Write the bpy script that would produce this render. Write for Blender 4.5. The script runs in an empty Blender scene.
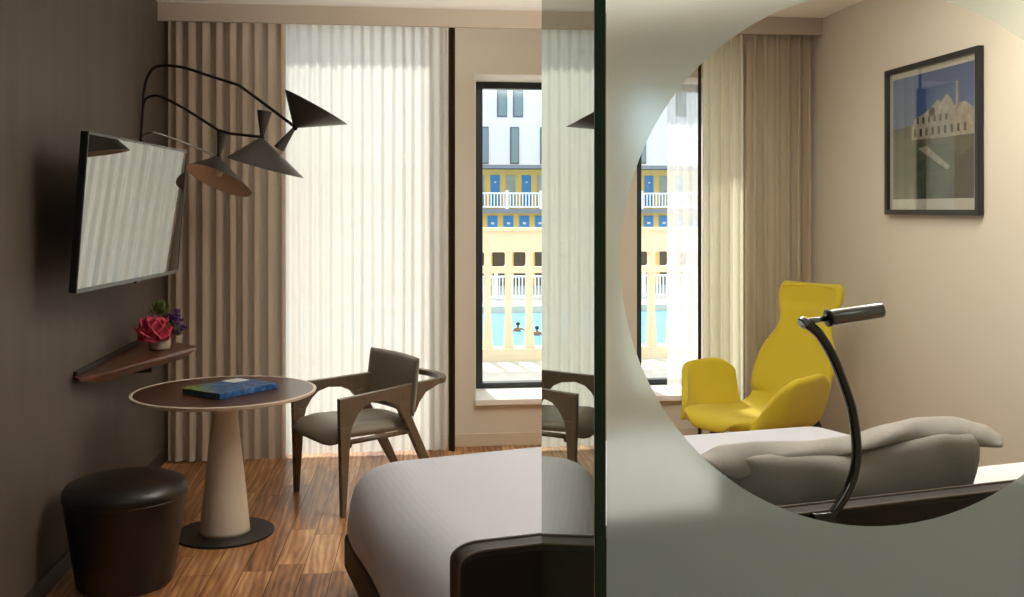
import bpy, bmesh, math, random
from mathutils import Vector, Matrix
random.seed(7)
S = bpy.context.scene
COL = S.collection
R = math.radians
PI = math.pi
# ------------------------------------------------------------------ camera
TH = math.atan(121/995.0)
H = 1.65
cd = bpy.data.cameras.new('camera'); cam = bpy.data.objects.new('camera', cd); COL.objects.link(cam)
cam.location = (0, 0, H); cam.rotation_euler = (R(90), 0, -TH)
cd.sensor_width = 36; cd.lens = 36*995/1024.0; cd.shift_y = -88.5/1024.0
cd.clip_start = .05; cd.clip_end = 400
S.camera = cam
# ------------------------------------------------------------------ light
w = bpy.data.worlds.new('world'); S.world = w; w.use_nodes = True
bg = w.node_tree.nodes['Background']; bg.inputs[0].default_value = (.80, .90, 1.0, 1); bg.inputs[1].default_value = 1.9
sd = bpy.data.lights.new('sun', 'SUN'); sd.energy = 5.5; sd.angle = R(4.5); sd.color = (1, .95, .86)
so = bpy.data.objects.new('sun', sd); COL.objects.link(so)
so.rotation_euler = (-Vector((-.14, 1, 1.05))).to_track_quat('-Z', 'Y').to_euler()
def area(name, loc, size, power, col, rot=(0, 0, 0), sy=None):
    l = bpy.data.lights.new(name, 'AREA'); l.energy = power; l.color = col; l.shape = 'RECTANGLE'; l.size = size; l.size_y = sy or size
    o = bpy.data.objects.new(name, l); COL.objects.link(o); o.location = loc; o.rotation_euler = rot
    return o
# added fill lights without fixtures, for the room and the camera's entrance side
area('bedroom_up_fill', (1.1, 4.2, 2.56), 1.1, 36, (1, .96, .91), (PI, 0, 0))
area('bedroom_down_fill', (2.35, 3.6, 2.93), .5, 24, (1, .95, .88))
area('entrance_fill', (-.5, .6, 2.93), .9, 9, (1, .95, .88))
area('bathroom_fill', (1.7, .4, 2.93), .9, 5, (.97, 1, .98))
# added unseen fill spot, right of the bed behind the partition, brightening the ceiling
ud = bpy.data.lights.new('ceiling_wash_fill', 'SPOT'); ud.energy = 900; ud.spot_size = R(60); ud.spot_blend = 1; ud.shadow_soft_size = .12; ud.color = (1, .95, .87)
uo = bpy.data.objects.new('ceiling_wash_fill', ud); COL.objects.link(uo); uo.location = (2.7, 2.75, 1.25)
uo.rotation_euler = (Vector((.8, 5.2, 3.9))-uo.location).to_track_quat('-Z', 'Y').to_euler()
for (x0, x1, z0, z1, yp) in ((-.80, .3, .03, 2.96, 7.08), (.582, 1.5, .33, 2.6, 7.42), (1.733, 2.45, .33, 2.6, 7.42)):   # sky portals
    p = area('window_portal', ((x0+x1)/2, yp, (z0+z1)/2), x1-x0, 1, (1, 1, 1), (R(-90), 0, 0), z1-z0)
    p.data.cycles.is_portal = True
S.view_settings.view_transform = 'Standard'; S.view_settings.look = 'None'
S.view_settings.gamma = 1; S.view_settings.use_curve_mapping = False
S.view_settings.exposure = 0.1
# ------------------------------------------------------------------ helpers
sn, cs = math.sin(TH), math.cos(TH)
def ray(px, py):
    u = (px-512)/995.0; v = (210-py)/995.0
    return Vector((sn+u*cs, cs-u*sn, v))
def atY(px, py, Y): r = ray(px, py); return Vector((0, 0, H))+r*(Y/r.y)
def atZ(px, py, z): r = ray(px, py); return Vector((0, 0, H))+r*((z-H)/r.z)
def atX(px, py, X): r = ray(px, py); return Vector((0, 0, H))+r*(X/r.x)
def atD(px, py, d): return Vector((0, 0, H))+ray(px, py)*d

def lin(c):
    return tuple([(v/255/12.92 if v/255 <= .04045 else ((v/255+.055)/1.055)**2.4) for v in c]+[1])
MATS = {}
def mat(name, rgb, rough=.6, metal=0, noise=0, nscale=20, bump=0, bscale=60, spec=.5, coat=0, sheen=0, stretch=(1, 1, 1), trans=0, rgb2=None):
    if name in MATS: return MATS[name]
    m = bpy.data.materials.new(name); m.use_nodes = True; MATS[name] = m
    nt = m.node_tree; b = nt.nodes['Principled BSDF']; L = nt.links.new
    c = lin(rgb)
    b.inputs['Base Color'].default_value = c; b.inputs['Roughness'].default_value = rough
    b.inputs['Metallic'].default_value = metal; b.inputs['Specular IOR Level'].default_value = spec
    b.inputs['Coat Weight'].default_value = coat; b.inputs['Coat Roughness'].default_value = .1
    b.inputs['Sheen Weight'].default_value = sheen
    tc = nt.nodes.new('ShaderNodeTexCoord'); mp = nt.nodes.new('ShaderNodeMapping'); mp.inputs['Scale'].default_value = stretch
    L(tc.outputs['Object'], mp.inputs[0])
    if noise or rgb2:
        n = nt.nodes.new('ShaderNodeTexNoise'); n.inputs['Scale'].default_value = nscale; n.inputs['Detail'].default_value = 6
        L(mp.outputs[0], n.inputs['Vector'])
        r = nt.nodes.new('ShaderNodeValToRGB'); r.color_ramp.elements[0].position = .3; r.color_ramp.elements[1].position = .7
        c2 = lin(rgb2) if rgb2 else tuple(v*(1+noise) for v in c[:3])+(1,)
        c1 = c if rgb2 else tuple(v*(1-noise) for v in c[:3])+(1,)
        r.color_ramp.elements[0].color = c1; r.color_ramp.elements[1].color = c2
        L(n.outputs[0], r.inputs[0]); L(r.outputs[0], b.inputs['Base Color'])
    if bump:
        n = nt.nodes.new('ShaderNodeTexNoise'); n.inputs['Scale'].default_value = bscale; n.inputs['Detail'].default_value = 4
        L(mp.outputs[0], n.inputs['Vector'])
        bu = nt.nodes.new('ShaderNodeBump'); bu.inputs['Strength'].default_value = bump; bu.inputs['Distance'].default_value = .01
        L(n.outputs[0], bu.inputs['Height']); L(bu.outputs[0], b.inputs['Normal'])
    return m
def cloth(name, rgb, trans=.5, clear=0.0, noise=0.03):
    """thin fabric: diffuse + translucent (+ open weave)"""
    m = bpy.data.materials.new(name); m.use_nodes = True; nt = m.node_tree; nt.nodes.clear(); L = nt.links.new
    out = nt.nodes.new('ShaderNodeOutputMaterial'); d = nt.nodes.new('ShaderNodeBsdfDiffuse'); t = nt.nodes.new('ShaderNodeBsdfTranslucent')
    mx = nt.nodes.new('ShaderNodeMixShader'); mx.inputs[0].default_value = trans
    tc = nt.nodes.new('ShaderNodeTexCoord'); mp = nt.nodes.new('ShaderNodeMapping'); mp.inputs['Scale'].default_value = (60, 60, 4)
    n = nt.nodes.new('ShaderNodeTexNoise'); n.inputs['Scale'].default_value = 2; L(tc.outputs['Object'], mp.inputs[0]); L(mp.outputs[0], n.inputs['Vector'])
    r = nt.nodes.new('ShaderNodeValToRGB'); c = lin(rgb); r.color_ramp.elements[0].color = tuple(v*(1-noise) for v in c[:3])+(1,)
    r.color_ramp.elements[1].color = tuple(min(1, v*(1+noise)) for v in c[:3])+(1,)
    L(n.outputs[0], r.inputs[0]); L(r.outputs[0], d.inputs[0]); L(r.outputs[0], t.inputs[0])
    L(d.outputs[0], mx.inputs[1]); L(t.outputs[0], mx.inputs[2])
    if clear:
        tr = nt.nodes.new('ShaderNodeBsdfTransparent'); m2 = nt.nodes.new('ShaderNodeMixShader'); m2.inputs[0].default_value = clear
        L(mx.outputs[0], m2.inputs[1]); L(tr.outputs[0], m2.inputs[2]); L(m2.outputs[0], out.inputs[0])
    else: L(mx.outputs[0], out.inputs[0])
    return m
def thin_glass(name, tint=(.97, .98, .97), ior=1.45):
    m = bpy.data.materials.new(name); m.use_nodes = True; nt = m.node_tree; nt.nodes.clear(); L = nt.links.new
    out = nt.nodes.new('ShaderNodeOutputMaterial'); t = nt.nodes.new('ShaderNodeBsdfTransparent'); t.inputs[0].default_value = tint+(1,)
    g = nt.nodes.new('ShaderNodeBsdfGlossy'); g.inputs['Roughness'].default_value = .01
    # Schlick reflectance, the same from either face of the thin pane
    f0 = ((ior-1)/(ior+1))**2; lw = nt.nodes.new('ShaderNodeLayerWeight'); lw.inputs[0].default_value = .5
    pw = nt.nodes.new('ShaderNodeMath'); pw.operation = 'POWER'; pw.inputs[1].default_value = 5; L(lw.outputs['Facing'], pw.inputs[0])
    f = nt.nodes.new('ShaderNodeMath'); f.operation = 'MULTIPLY_ADD'; f.inputs[1].default_value = 1-f0; f.inputs[2].default_value = f0; L(pw.outputs[0], f.inputs[0])
    mx = nt.nodes.new('ShaderNodeMixShader'); L(f.outputs[0], mx.inputs[0]); L(t.outputs[0], mx.inputs[1]); L(g.outputs[0], mx.inputs[2]); L(mx.outputs[0], out.inputs[0])
    return m
def reflector(name, base, refl, amount, rough=.01, ior=None):
    m = bpy.data.materials.new(name); m.use_nodes = True; nt = m.node_tree; nt.nodes.clear(); L = nt.links.new
    out = nt.nodes.new('ShaderNodeOutputMaterial'); d = nt.nodes.new('ShaderNodeBsdfDiffuse'); d.inputs[0].default_value = lin(base)
    g = nt.nodes.new('ShaderNodeBsdfGlossy'); g.inputs[0].default_value = lin(refl); g.inputs['Roughness'].default_value = rough
    mx = nt.nodes.new('ShaderNodeMixShader'); mx.inputs[0].default_value = amount
    L(d.outputs[0], mx.inputs[1]); L(g.outputs[0], mx.inputs[2]); L(mx.outputs[0], out.inputs[0])
    return m

class MB:
    def __init__(s): s.v = []; s.f = []; s.mi = []
    def add(s, vs, fs, mi=0):
        n = len(s.v); s.v += [tuple(v) for v in vs]; s.f += [tuple(i+n for i in f) for f in fs]; s.mi += [mi]*len(fs); return s
    def box(s, a, b, mi=0, M=None):
        x0, y0, z0 = a; x1, y1, z1 = b
        vs = [Vector(p) for p in ((x0, y0, z0), (x1, y0, z0), (x1, y1, z0), (x0, y1, z0), (x0, y0, z1), (x1, y0, z1), (x1, y1, z1), (x0, y1, z1))]
        if M: vs = [M @ v for v in vs]
        return s.add(vs, [(0, 3, 2, 1), (4, 5, 6, 7), (0, 1, 5, 4), (1, 2, 6, 5), (2, 3, 7, 6), (3, 0, 4, 7)], mi)
    def lathe(s, prof, seg=40, c=(0, 0, 0), mi=0, M=None, cap=True):
        vs = []
        for (r, z) in prof:
            for k in range(seg):
                a = 2*PI*k/seg; p = Vector((r*math.cos(a), r*math.sin(a), z))
                p = (M @ p) if M else p+Vector(c); vs.append(p)
        fs = []
        for i in range(len(prof)-1):
            for k in range(seg):
                k2 = (k+1) % seg; fs.append((i*seg+k, i*seg+k2, (i+1)*seg+k2, (i+1)*seg+k))
        if cap: fs.append(tuple(range(seg-1, -1, -1))); fs.append(tuple((len(prof)-1)*seg+k for k in range(seg)))
        return s.add(vs, fs, mi)
    def tube(s, pts, r, seg=12, mi=0, cap=True):
        pts = [Vector(p) for p in pts]; rr = r if isinstance(r, (list, tuple)) else [r]*len(pts)
        up = None; vs = []
        for i, p in enumerate(pts):
            t = (pts[min(i+1, len(pts)-1)]-pts[max(i-1, 0)]).normalized()
            if up is None: up = t.orthogonal().normalized()
            up = (up-t*up.dot(t)).normalized(); sd_ = t.cross(up)
            for k in range(seg):
                a = 2*PI*k/seg; vs.append(p+(up*math.cos(a)+sd_*math.sin(a))*rr[i])
        fs = []
        for i in range(len(pts)-1):
            for k in range(seg):
                k2 = (k+1) % seg; fs.append((i*seg+k, i*seg+k2, (i+1)*seg+k2, (i+1)*seg+k))
        if cap: fs.append(tuple(range(seg-1, -1, -1))); fs.append(tuple((len(pts)-1)*seg+k for k in range(seg)))
        return s.add(vs, fs, mi)
    def prism(s, poly, n, mi=0):
        """extrude a closed 3-D polygon by vector n"""
        poly = [Vector(p) for p in poly]; n = Vector(n); k = len(poly)
        vs = poly+[p+n for p in poly]
        fs = [tuple(range(k-1, -1, -1)), tuple(range(k, 2*k))]+[(i, (i+1) % k, k+(i+1) % k, k+i) for i in range(k)]
        return s.add(vs, fs, mi)
    def grid(s, P, mi=0, closed=False):
        nr, nc = len(P), len(P[0]); vs = [p for row in P for p in row]; fs = []
        for i in range(nr-1):
            for j in range(nc if closed else nc-1):
                j2 = (j+1) % nc; fs.append((i*nc+j, i*nc+j2, (i+1)*nc+j2, (i+1)*nc+j))
        return s.add(vs, fs, mi)
    def build(s, name, ms, parent=None, smooth=False, bevel=0, sub=0, solid=0, label=None, kind=None, seg=2, off=0):
        me = bpy.data.meshes.new(name); me.from_pydata(s.v, [], s.f)
        ms = ms if isinstance(ms, (list, tuple)) else [ms]
        for m in ms: me.materials.append(m)
        me.polygons.foreach_set('material_index', s.mi); me.update()
        bm = bmesh.new(); bm.from_mesh(me); bmesh.ops.recalc_face_normals(bm, faces=bm.faces); bm.to_mesh(me); bm.free()
        if smooth: me.shade_smooth()
        o = bpy.data.objects.new(name, me); COL.objects.link(o)
        if parent: o.parent = parent
        if solid: q = o.modifiers.new('solid', 'SOLIDIFY'); q.thickness = solid; q.offset = off
        if bevel: q = o.modifiers.new('bevel', 'BEVEL'); q.width = bevel; q.segments = seg; q.limit_method = 'ANGLE'
        if sub: q = o.modifiers.new('sub', 'SUBSURF'); q.levels = sub; q.render_levels = sub
        if smooth is True and bevel:
            try: me.set_sharp_from_angle(angle=R(40))
            except Exception: pass
        if label: o['label'] = label
        if kind: o['kind'] = kind
        return o
def thing(name, label, cat, loc=(0, 0, 0), rz=0, group=None):
    o = bpy.data.objects.new(name, None); COL.objects.link(o); o.location = loc; o.rotation_euler = (0, 0, rz); o.empty_display_size = .1
    return tag(o, label, cat, group)
def tag(o, label, cat, group=None):
    o['label'] = label; o['category'] = cat
    if group: o['group'] = group
    return o
def smoothpath(pts, n=8):
    pts = [Vector(p) for p in pts]; out = []
    for i in range(len(pts)-1):
        p0 = pts[max(i-1, 0)]; p1 = pts[i]; p2 = pts[i+1]; p3 = pts[min(i+2, len(pts)-1)]
        for k in range(n):
            t = k/n
            out.append(.5*((2*p1)+(p2-p0)*t+(2*p0-5*p1+4*p2-p3)*t*t+(3*p1-p0-3*p2+p3)*t**3))
    out.append(pts[-1]); return out
def lerp_tab(tab, x):
    if x <= tab[0][0]: return tab[0][1]
    for (a, b), (c, d) in zip(tab, tab[1:]):
        if x <= c: t = (x-a)/(c-a); t = t*t*(3-2*t)*.5+t*.5; return b+(d-b)*t
    return tab[-1][1]

def cushion(name, fn, nu, nv_, th, m, parent):
    top = []; bot = []
    for i in range(nu+1):
        rt_ = []; rb = []
        for j in range(nv_+1):
            u_ = 2*i/nu-1; v_ = 2*j/nv_-1; e = (1-abs(u_)**5)*(1-abs(v_)**5); e = max(e, 0)**.5
            p, n_ = fn(u_, v_); rt_.append(p+n_*th*e); rb.append(p-n_*th*.8*e)
        top.append(rt_); bot.append(rb)
    mb = MB(); mb.grid(top); mb.grid(bot)
    o = mb.build(name, m, parent, smooth=True)
    bm = bmesh.new(); bm.from_mesh(o.data); bmesh.ops.remove_doubles(bm, verts=bm.verts, dist=.0006); bmesh.ops.recalc_face_normals(bm, faces=bm.faces); bm.to_mesh(o.data); bm.free(); o.data.shade_smooth()
    q = o.modifiers.new('sub', 'SUBSURF'); q.levels = 1; q.render_levels = 1
    return o
# ------------------------------------------------------------------ setting
XL, XR, YW, ZC = -1.475, 2.96, 6.93, 2.975
m_dark = mat('dark_wallcovering', (86, 77, 68), .62, noise=.10, nscale=3, stretch=(1, 3, .3), bump=.12, bscale=220)
m_wall = mat('cream_paint', (210, 201, 183), .8, bump=.03, bscale=200)
m_white = mat('white_paint', (232, 228, 220), .55)
m_ceil = mat('ceiling_paint', (246, 243, 236), .85)
m_base = mat('cream_baseboard', (206, 190, 168), .5)
m_darkbase = mat('dark_baseboard', (60, 54, 50), .4)
m_frame = mat('anthracite_window_metal', (44, 48, 52), .4, metal=.3)
m_glass = thin_glass('window_glass')

def floor_mat():
    m = bpy.data.materials.new('walnut_planks'); m.use_nodes = True; nt = m.node_tree; b = nt.nodes['Principled BSDF']; L = nt.links.new
    at = nt.nodes.new('ShaderNodeAttribute'); at.attribute_name = 'plank'
    tc = nt.nodes.new('ShaderNodeTexCoord'); ad = nt.nodes.new('ShaderNodeVectorMath'); ad.operation = 'MULTIPLY_ADD'
    ad.inputs[1].default_value = (9, 9, 9); L(at.outputs['Color'], ad.inputs[0]); L(tc.outputs['Object'], ad.inputs[2])
    mp = nt.nodes.new('ShaderNodeMapping'); mp.inputs['Scale'].default_value = (7, .9, 1); L(ad.outputs[0], mp.inputs[0])
    n = nt.nodes.new('ShaderNodeTexNoise'); n.inputs['Scale'].default_value = 1.6; n.inputs['Detail'].default_value = 7; n.inputs['Distortion'].default_value = 1.6; L(mp.outputs[0], n.inputs['Vector'])
    wv = nt.nodes.new('ShaderNodeTexWave'); wv.inputs['Scale'].default_value = 1.3; wv.inputs['Distortion'].default_value = 9; wv.inputs['Detail'].default_value = 3; wv.inputs['Detail Scale'].default_value = 1.2; L(mp.outputs[0], wv.inputs['Vector'])
    mixf = nt.nodes.new('ShaderNodeMath'); mixf.operation = 'MULTIPLY_ADD'; mixf.inputs[1].default_value = .22; L(wv.outputs['Fac'], mixf.inputs[0]); L(n.outputs[0], mixf.inputs[2])
    sub = nt.nodes.new('ShaderNodeMath'); sub.operation = 'MULTIPLY_ADD'; sub.inputs[1].default_value = .34; sub.inputs[2].default_value = -.25
    sx = nt.nodes.new('ShaderNodeSeparateColor'); L(at.outputs['Color'], sx.inputs[0]); L(sx.outputs[0], sub.inputs[0])
    ad2 = nt.nodes.new('ShaderNodeMath'); L(mixf.outputs[0], ad2.inputs[0]); L(sub.outputs[0], ad2.inputs[1])
    r = nt.nodes.new('ShaderNodeValToRGB'); e = r.color_ramp.elements
    e[0].position = .15; e[0].color = lin((100, 64, 38)); e[1].position = .9; e[1].color = lin((226, 180, 122))
    for p, c in ((.38, (150, 100, 62)), (.55, (178, 124, 78)), (.7, (200, 148, 96))): x = e.new(p); x.color = lin(c)
    L(ad2.outputs[0], r.inputs[0]); L(r.outputs[0], b.inputs['Base Color']); b.inputs['Roughness'].default_value = .34
    bu = nt.nodes.new('ShaderNodeBump'); bu.inputs['Strength'].default_value = .08; bu.inputs['Distance'].default_value = .004; L(n.outputs[0], bu.inputs['Height']); L(bu.outputs[0], b.inputs['Normal'])
    return m
def build_floor():
    mb = MB(); cols = []
    mb.box((XL-.1, -2.1, -.12), (XR+.1, YW+.5, -.004)); cols += [(0, 0, 0)]*6
    a = R(2.1); ca, sa = math.cos(a), math.sin(a); pw = .135
    rnd = random.Random(4)
    for i in range(-16, 30):
        u0 = i*pw-.03; v = -2.05
        while v < YW+.2:
            ln = rnd.choice((.6, .9, 1.2, 1.5))*(.55+.6*rnd.random() if v < -2 else .85+.3*rnd.random()); ln = min(ln, max(.05, YW+.36-v))
            g = .0012
            q = [(u0+g, v+g), (u0+pw-g, v+g), (u0+pw-g, v+ln-g), (u0+g, v+ln-g)]
            q = [(x*ca+y*sa, -x*sa+y*ca, 0) for x, y in q]
            v += ln
            if not any(XL-.12 < x < XR+.12 for x, y, _ in q) or max(p_[1] for p_ in q) < -2.1: continue
            q = [(x, y, z) for x, y, z in q]
            mb.add(q, [(0, 1, 2, 3)], 1); c = (rnd.random(), rnd.random(), rnd.random()); cols.append(c)
    o = mb.build('floor', [mat('plank_gap', (30, 20, 14), .9), floor_mat()], kind='structure')
    at = o.data.color_attributes.new('plank', 'FLOAT_COLOR', 'CORNER')
    k = 0
    for p, c in zip(o.data.polygons, cols):
        for li in p.loop_indices: at.data[li].color = c+(1,)
build_floor()
MB().box((XL-.3, -2.2, ZC), (XR+.3, 7.06, ZC+.12)).build('ceiling', m_ceil, kind='structure')
MB().box((XL-.2, -2.1, 0), (XL, YW+.5, ZC)).build('wall_left', m_dark, kind='structure')
MB().box((XR, -2.1, 0), (XR+.2, YW+.5, ZC)).build('wall_right', m_wall, kind='structure')
MB().box((XL, -2.2, 0), (XR, -2.0, ZC)).build('wall_back', m_wall, kind='structure')
# window wall with three openings
OP = ((-.80, .30, .03, 2.96), (.582, 1.5, .322, 2.603), (1.733, 2.5, .322, 2.603))
wb = MB(); x = XL; YO = 7.42
for (x0, x1, z0, z1) in OP:
    wb.box((x, YW, 0), (x0, YO, ZC)); wb.box((x0, YW, 0), (x1, YO, z0)); wb.box((x0, YW, z1), (x1, YO if z1 < 2.9 else 7.06, ZC)); x = x1
wb.box((x, YW, 0), (XR, YO, ZC))
wb.build('wall_window', m_wall, kind='structure')
for i, (x0, x1, z0, z1) in enumerate(OP):
    yf = (6.97, 7.32, 7.32)[i]
    rv = MB(); t = .006     # white painted reveal lining
    rv.box((x0, YW+.003, z0), (x0+t, yf, z1)); rv.box((x1-t, YW+.003, z0), (x1, yf, z1)); rv.box((x0+t, YW+.003, z1-t), (x1-t, yf, z1))
    rv.build('trim_%d' % (i+1), m_white, kind='structure')
    f = MB(); fw = (.07, .09, .14)[i]
    f.box((x0, yf, z0), (x0+fw, yf+.08, z1)); f.box((x1-fw, yf, z0), (x1, yf+.08, z1)); f.box((x0+fw, yf, z1-.055), (x1-fw, yf+.08, z1)); f.box((x0+fw, yf, z0), (x1-fw, yf+.08, z0+.05))
    fo = f.build('window_%d' % (i+1), m_frame, kind='structure', bevel=.004)
    MB().box((x0+fw-.01, yf+.035, z0+.04), (x1-fw+.01, yf+.041, z1-.05)).build('pane', m_glass, fo)
    if i:
        MB().box((x0-.0, YW-.05, z0-.03), (x1+.0, yf+.001, z0+.010)).build('window_sill', m_white, fo, bevel=.004)
# baseboards, valance and its white lip
MB().box((.30, YW-.014, 0), (XR, YW, .09)).build('baseboard_window', m_base, kind='structure', bevel=.003)
MB().box((XL, -2.0, 0), (XL+.012, YW, .085)).build('baseboard_left', m_darkbase, kind='structure', bevel=.002)
MB().box((XR-.012, 1.8, 0), (XR, YW, .09)).build('baseboard_right', m_base, kind='structure', bevel=.003)
m_val = mat('valance_paint', (176, 162, 144), .7)
v = MB(); v.box((XL, 6.56, 2.858), (XR, 6.59, ZC)); v.build('trim_4', m_val, kind='structure')
MB().box((XL, 6.592, 2.863), (XR, 6.62, 2.875)).build('trim_5', m_white, kind='structure')

# ------------------------------------------------------------------ curtains
def curtain(name, x0, x1, y, z0, z1, period, amp, m, label, cat='curtain', solid=0, seed=0, group=None, flare=.0, ppc=10, hem=None):
    rnd = random.Random(seed); n = max(1, round((x1-x0)/period)); xs = [x0]
    wds = [1+.25*(rnd.random()-.5) for _ in range(n)]; sw = sum(wds)
    for q in wds: xs.append(xs[-1]+(x1-x0)*q/sw)
    ph = [(1+.35*(rnd.random()-.5), (rnd.random()-.5)*.012) for _ in range(n)]
    rows = []
    nz = 14
    for iz in range(nz+1):
        t = iz/nz; z = z0+(z1-z0)*t; row = []
        for k in range(n):
            for j in range(ppc):
                s = j/ppc; a, dx = ph[k]; wv = math.sin(2*PI*s)
                x_ = xs[k]+(xs[k+1]-xs[k])*s + dx*math.sin(PI*s)*math.sin(3*t+k*1.7)
                A = amp*a*(1+flare*(1-t))*(1+.12*math.sin(t*5+k))
                row.append(Vector((x_+(.25*amp*math.cos(4*PI*s) if amp > .02 else 0), y+A*wv, z)))
        row.append(Vector((xs[-1], y, z))); rows.append(row)
    mb = MB(); mb.grid(rows)
    o = mb.build(name, m, smooth=True, solid=solid)
    tag(o, label, cat, group); return o
m_drape = cloth('taupe_drape_fabric', (200, 185, 165), .2)
m_drape2 = cloth('beige_drape_fabric', (196, 183, 158), .22)
m_sheer = cloth('white_sheer_fabric', (236, 235, 230), .45, .05, .015)
m_drape2_sunlit = cloth('sunlit_beige_drape_fabric', (242, 238, 218), .45, .03)  # sunlit edge of the beige drape, sunlight put into a paler cloth
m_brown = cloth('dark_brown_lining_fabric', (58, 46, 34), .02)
curtain('blackout_drape', XL+.03, -.69, 6.70, .012, 2.94, .084, .023, m_drape, 'opaque taupe drape hanging in deep folds beside the dark wall', seed=3)
sh = curtain('sheer_panel', -.715, .375, 6.77, .02, 2.94, .070, .0145, m_sheer, 'white sheer curtain glowing with daylight behind the wooden armchair', seed=5)
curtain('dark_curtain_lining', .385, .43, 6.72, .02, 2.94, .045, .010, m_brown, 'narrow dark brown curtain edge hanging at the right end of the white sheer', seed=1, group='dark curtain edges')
curtain('sunlit_curtain', 2.15, 2.445, 6.71, .012, 2.94, .075, .028, m_drape2_sunlit, 'sunlit edge of the beige drape, coloured pale yellow, beside the window behind the yellow armchair', seed=9)
curtain('beige_drape', 2.45, 2.93, 6.68, .012, 2.94, .085, .030, m_drape2, 'beige drape gathered in the corner beside the right wall', seed=11)
curtain('dark_curtain_lining', 2.118, 2.142, 6.71, .012, 2.94, .024, .006, m_brown, 'thin dark curtain edge hanging between the right window and the sunlit edge of the beige drape', seed=2, group='dark curtain edges')

# ------------------------------------------------------------------ glass partition
mx_ = bpy.data.materials.new('frosted_glass'); mx_.use_nodes = True
nt = mx_.node_tree; nt.nodes.clear(); L = nt.links.new
out = nt.nodes.new('ShaderNodeOutputMaterial')
d = nt.nodes.new('ShaderNodeBsdfDiffuse'); d.inputs[0].default_value = lin((190, 198, 192))
t = nt.nodes.new('ShaderNodeBsdfTranslucent'); t.inputs[0].default_value = lin((225, 238, 230))
rf = nt.nodes.new('ShaderNodeBsdfRefraction'); rf.inputs[0].default_value = lin((235, 243, 236)); rf.inputs['Roughness'].default_value = .62; rf.inputs['IOR'].default_value = 1.06
a1 = nt.nodes.new('ShaderNodeMixShader'); a1.inputs[0].default_value = .65; a2 = nt.nodes.new('ShaderNodeMixShader'); a2.inputs[0].default_value = .6
L(d.outputs[0], a1.inputs[1]); L(t.outputs[0], a1.inputs[2]); L(a1.outputs[0], a2.inputs[1]); L(rf.outputs[0], a2.inputs[2]); L(a2.outputs[0], out.inputs[0])
YP = 1.72
part = thing('glass_partition', 'frosted glass partition with a large clear round opening in front of the bed', 'partition', (.376, YP, 0))
px0, px1, pz0, pz1 = 0.001, XR-.376-.002, .004, ZC-.004
ccx, ccz, cr = .890-.376, 1.5615, .488
fr = MB(); N = 96
ring = [(ccx+cr*math.cos(2*PI*k/N), ccz+cr*math.sin(2*PI*k/N)) for k in range(N)]
def onrect(k):
    a = 2*PI*k/N; c_, s_ = math.cos(a), math.sin(a); ts = []
    if c_ > 1e-9: ts.append((px1-ccx)/c_)
    if c_ < -1e-9: ts.append((px0-ccx)/c_)
    if s_ > 1e-9: ts.append((pz1-ccz)/s_)
    if s_ < -1e-9: ts.append((pz0-ccz)/s_)
    t_ = min(ts); return (ccx+c_*t_, ccz+s_*t_)
outer = [onrect(k) for k in range(N)]
vs = [(x, 0, z) for x, z in ring]+[(x, 0, z) for x, z in outer]
fr.add(vs, [(k, (k+1) % N, N+(k+1) % N, N+k) for k in range(N)])
# the four corners the fan leaves out
for (X_, Z_) in ((px0, pz0), (px1, pz0), (px1, pz1), (px0, pz1)):
    best = min(range(N), key=lambda k: 0 if False else abs(math.atan2(Z_-ccz, X_-ccx) % (2*PI)-(2*PI*(k+.5)/N)))
    fr.add([(outer[best][0], 0, outer[best][1]), (outer[(best+1) % N][0], 0, outer[(best+1) % N][1]), (X_, 0, Z_)], [(0, 1, 2)])
fr.build('frosted_pane', mx_, part)
dk = MB(); dk.add([(ccx+cr*math.cos(2*PI*k/N), .0, ccz+cr*math.sin(2*PI*k/N)) for k in range(N)], [tuple(range(N))])
dk.build('clear_disc', thin_glass('clear_round_glass', (.99, .995, .985), 1.12), part, label='clear round window in the frosted glass')
m_edge = mat('dark_green_glass_edge', (36, 66, 48), .25)
m_mirror = reflector('mirrored_glass', (104, 114, 104), (236, 242, 234), .74)
side = thing('mirror_panel', 'tall narrow mirrored panel reflecting the armchair and white curtain beside the frosted glass', 'mirror', (.356, YP, 0))
MB().box((0, 0, .004), (.0195, .634, ZC-.004)).build('panel_core', m_edge, side, label='dark green glass edge')
MB().box((-.0012, .001, .004), (-.0001, .633, ZC-.004)).build('mirror_face', m_mirror, side)
side.rotation_euler.z = R(-.25)

# ------------------------------------------------------------------ bed
BA = R(12); HBL = Vector((.150, 2.36, 0))
bed = thing('bed', 'low wide bed with grey white duvet and dark leather base in front of the window', 'bed', HBL, BA)
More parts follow.
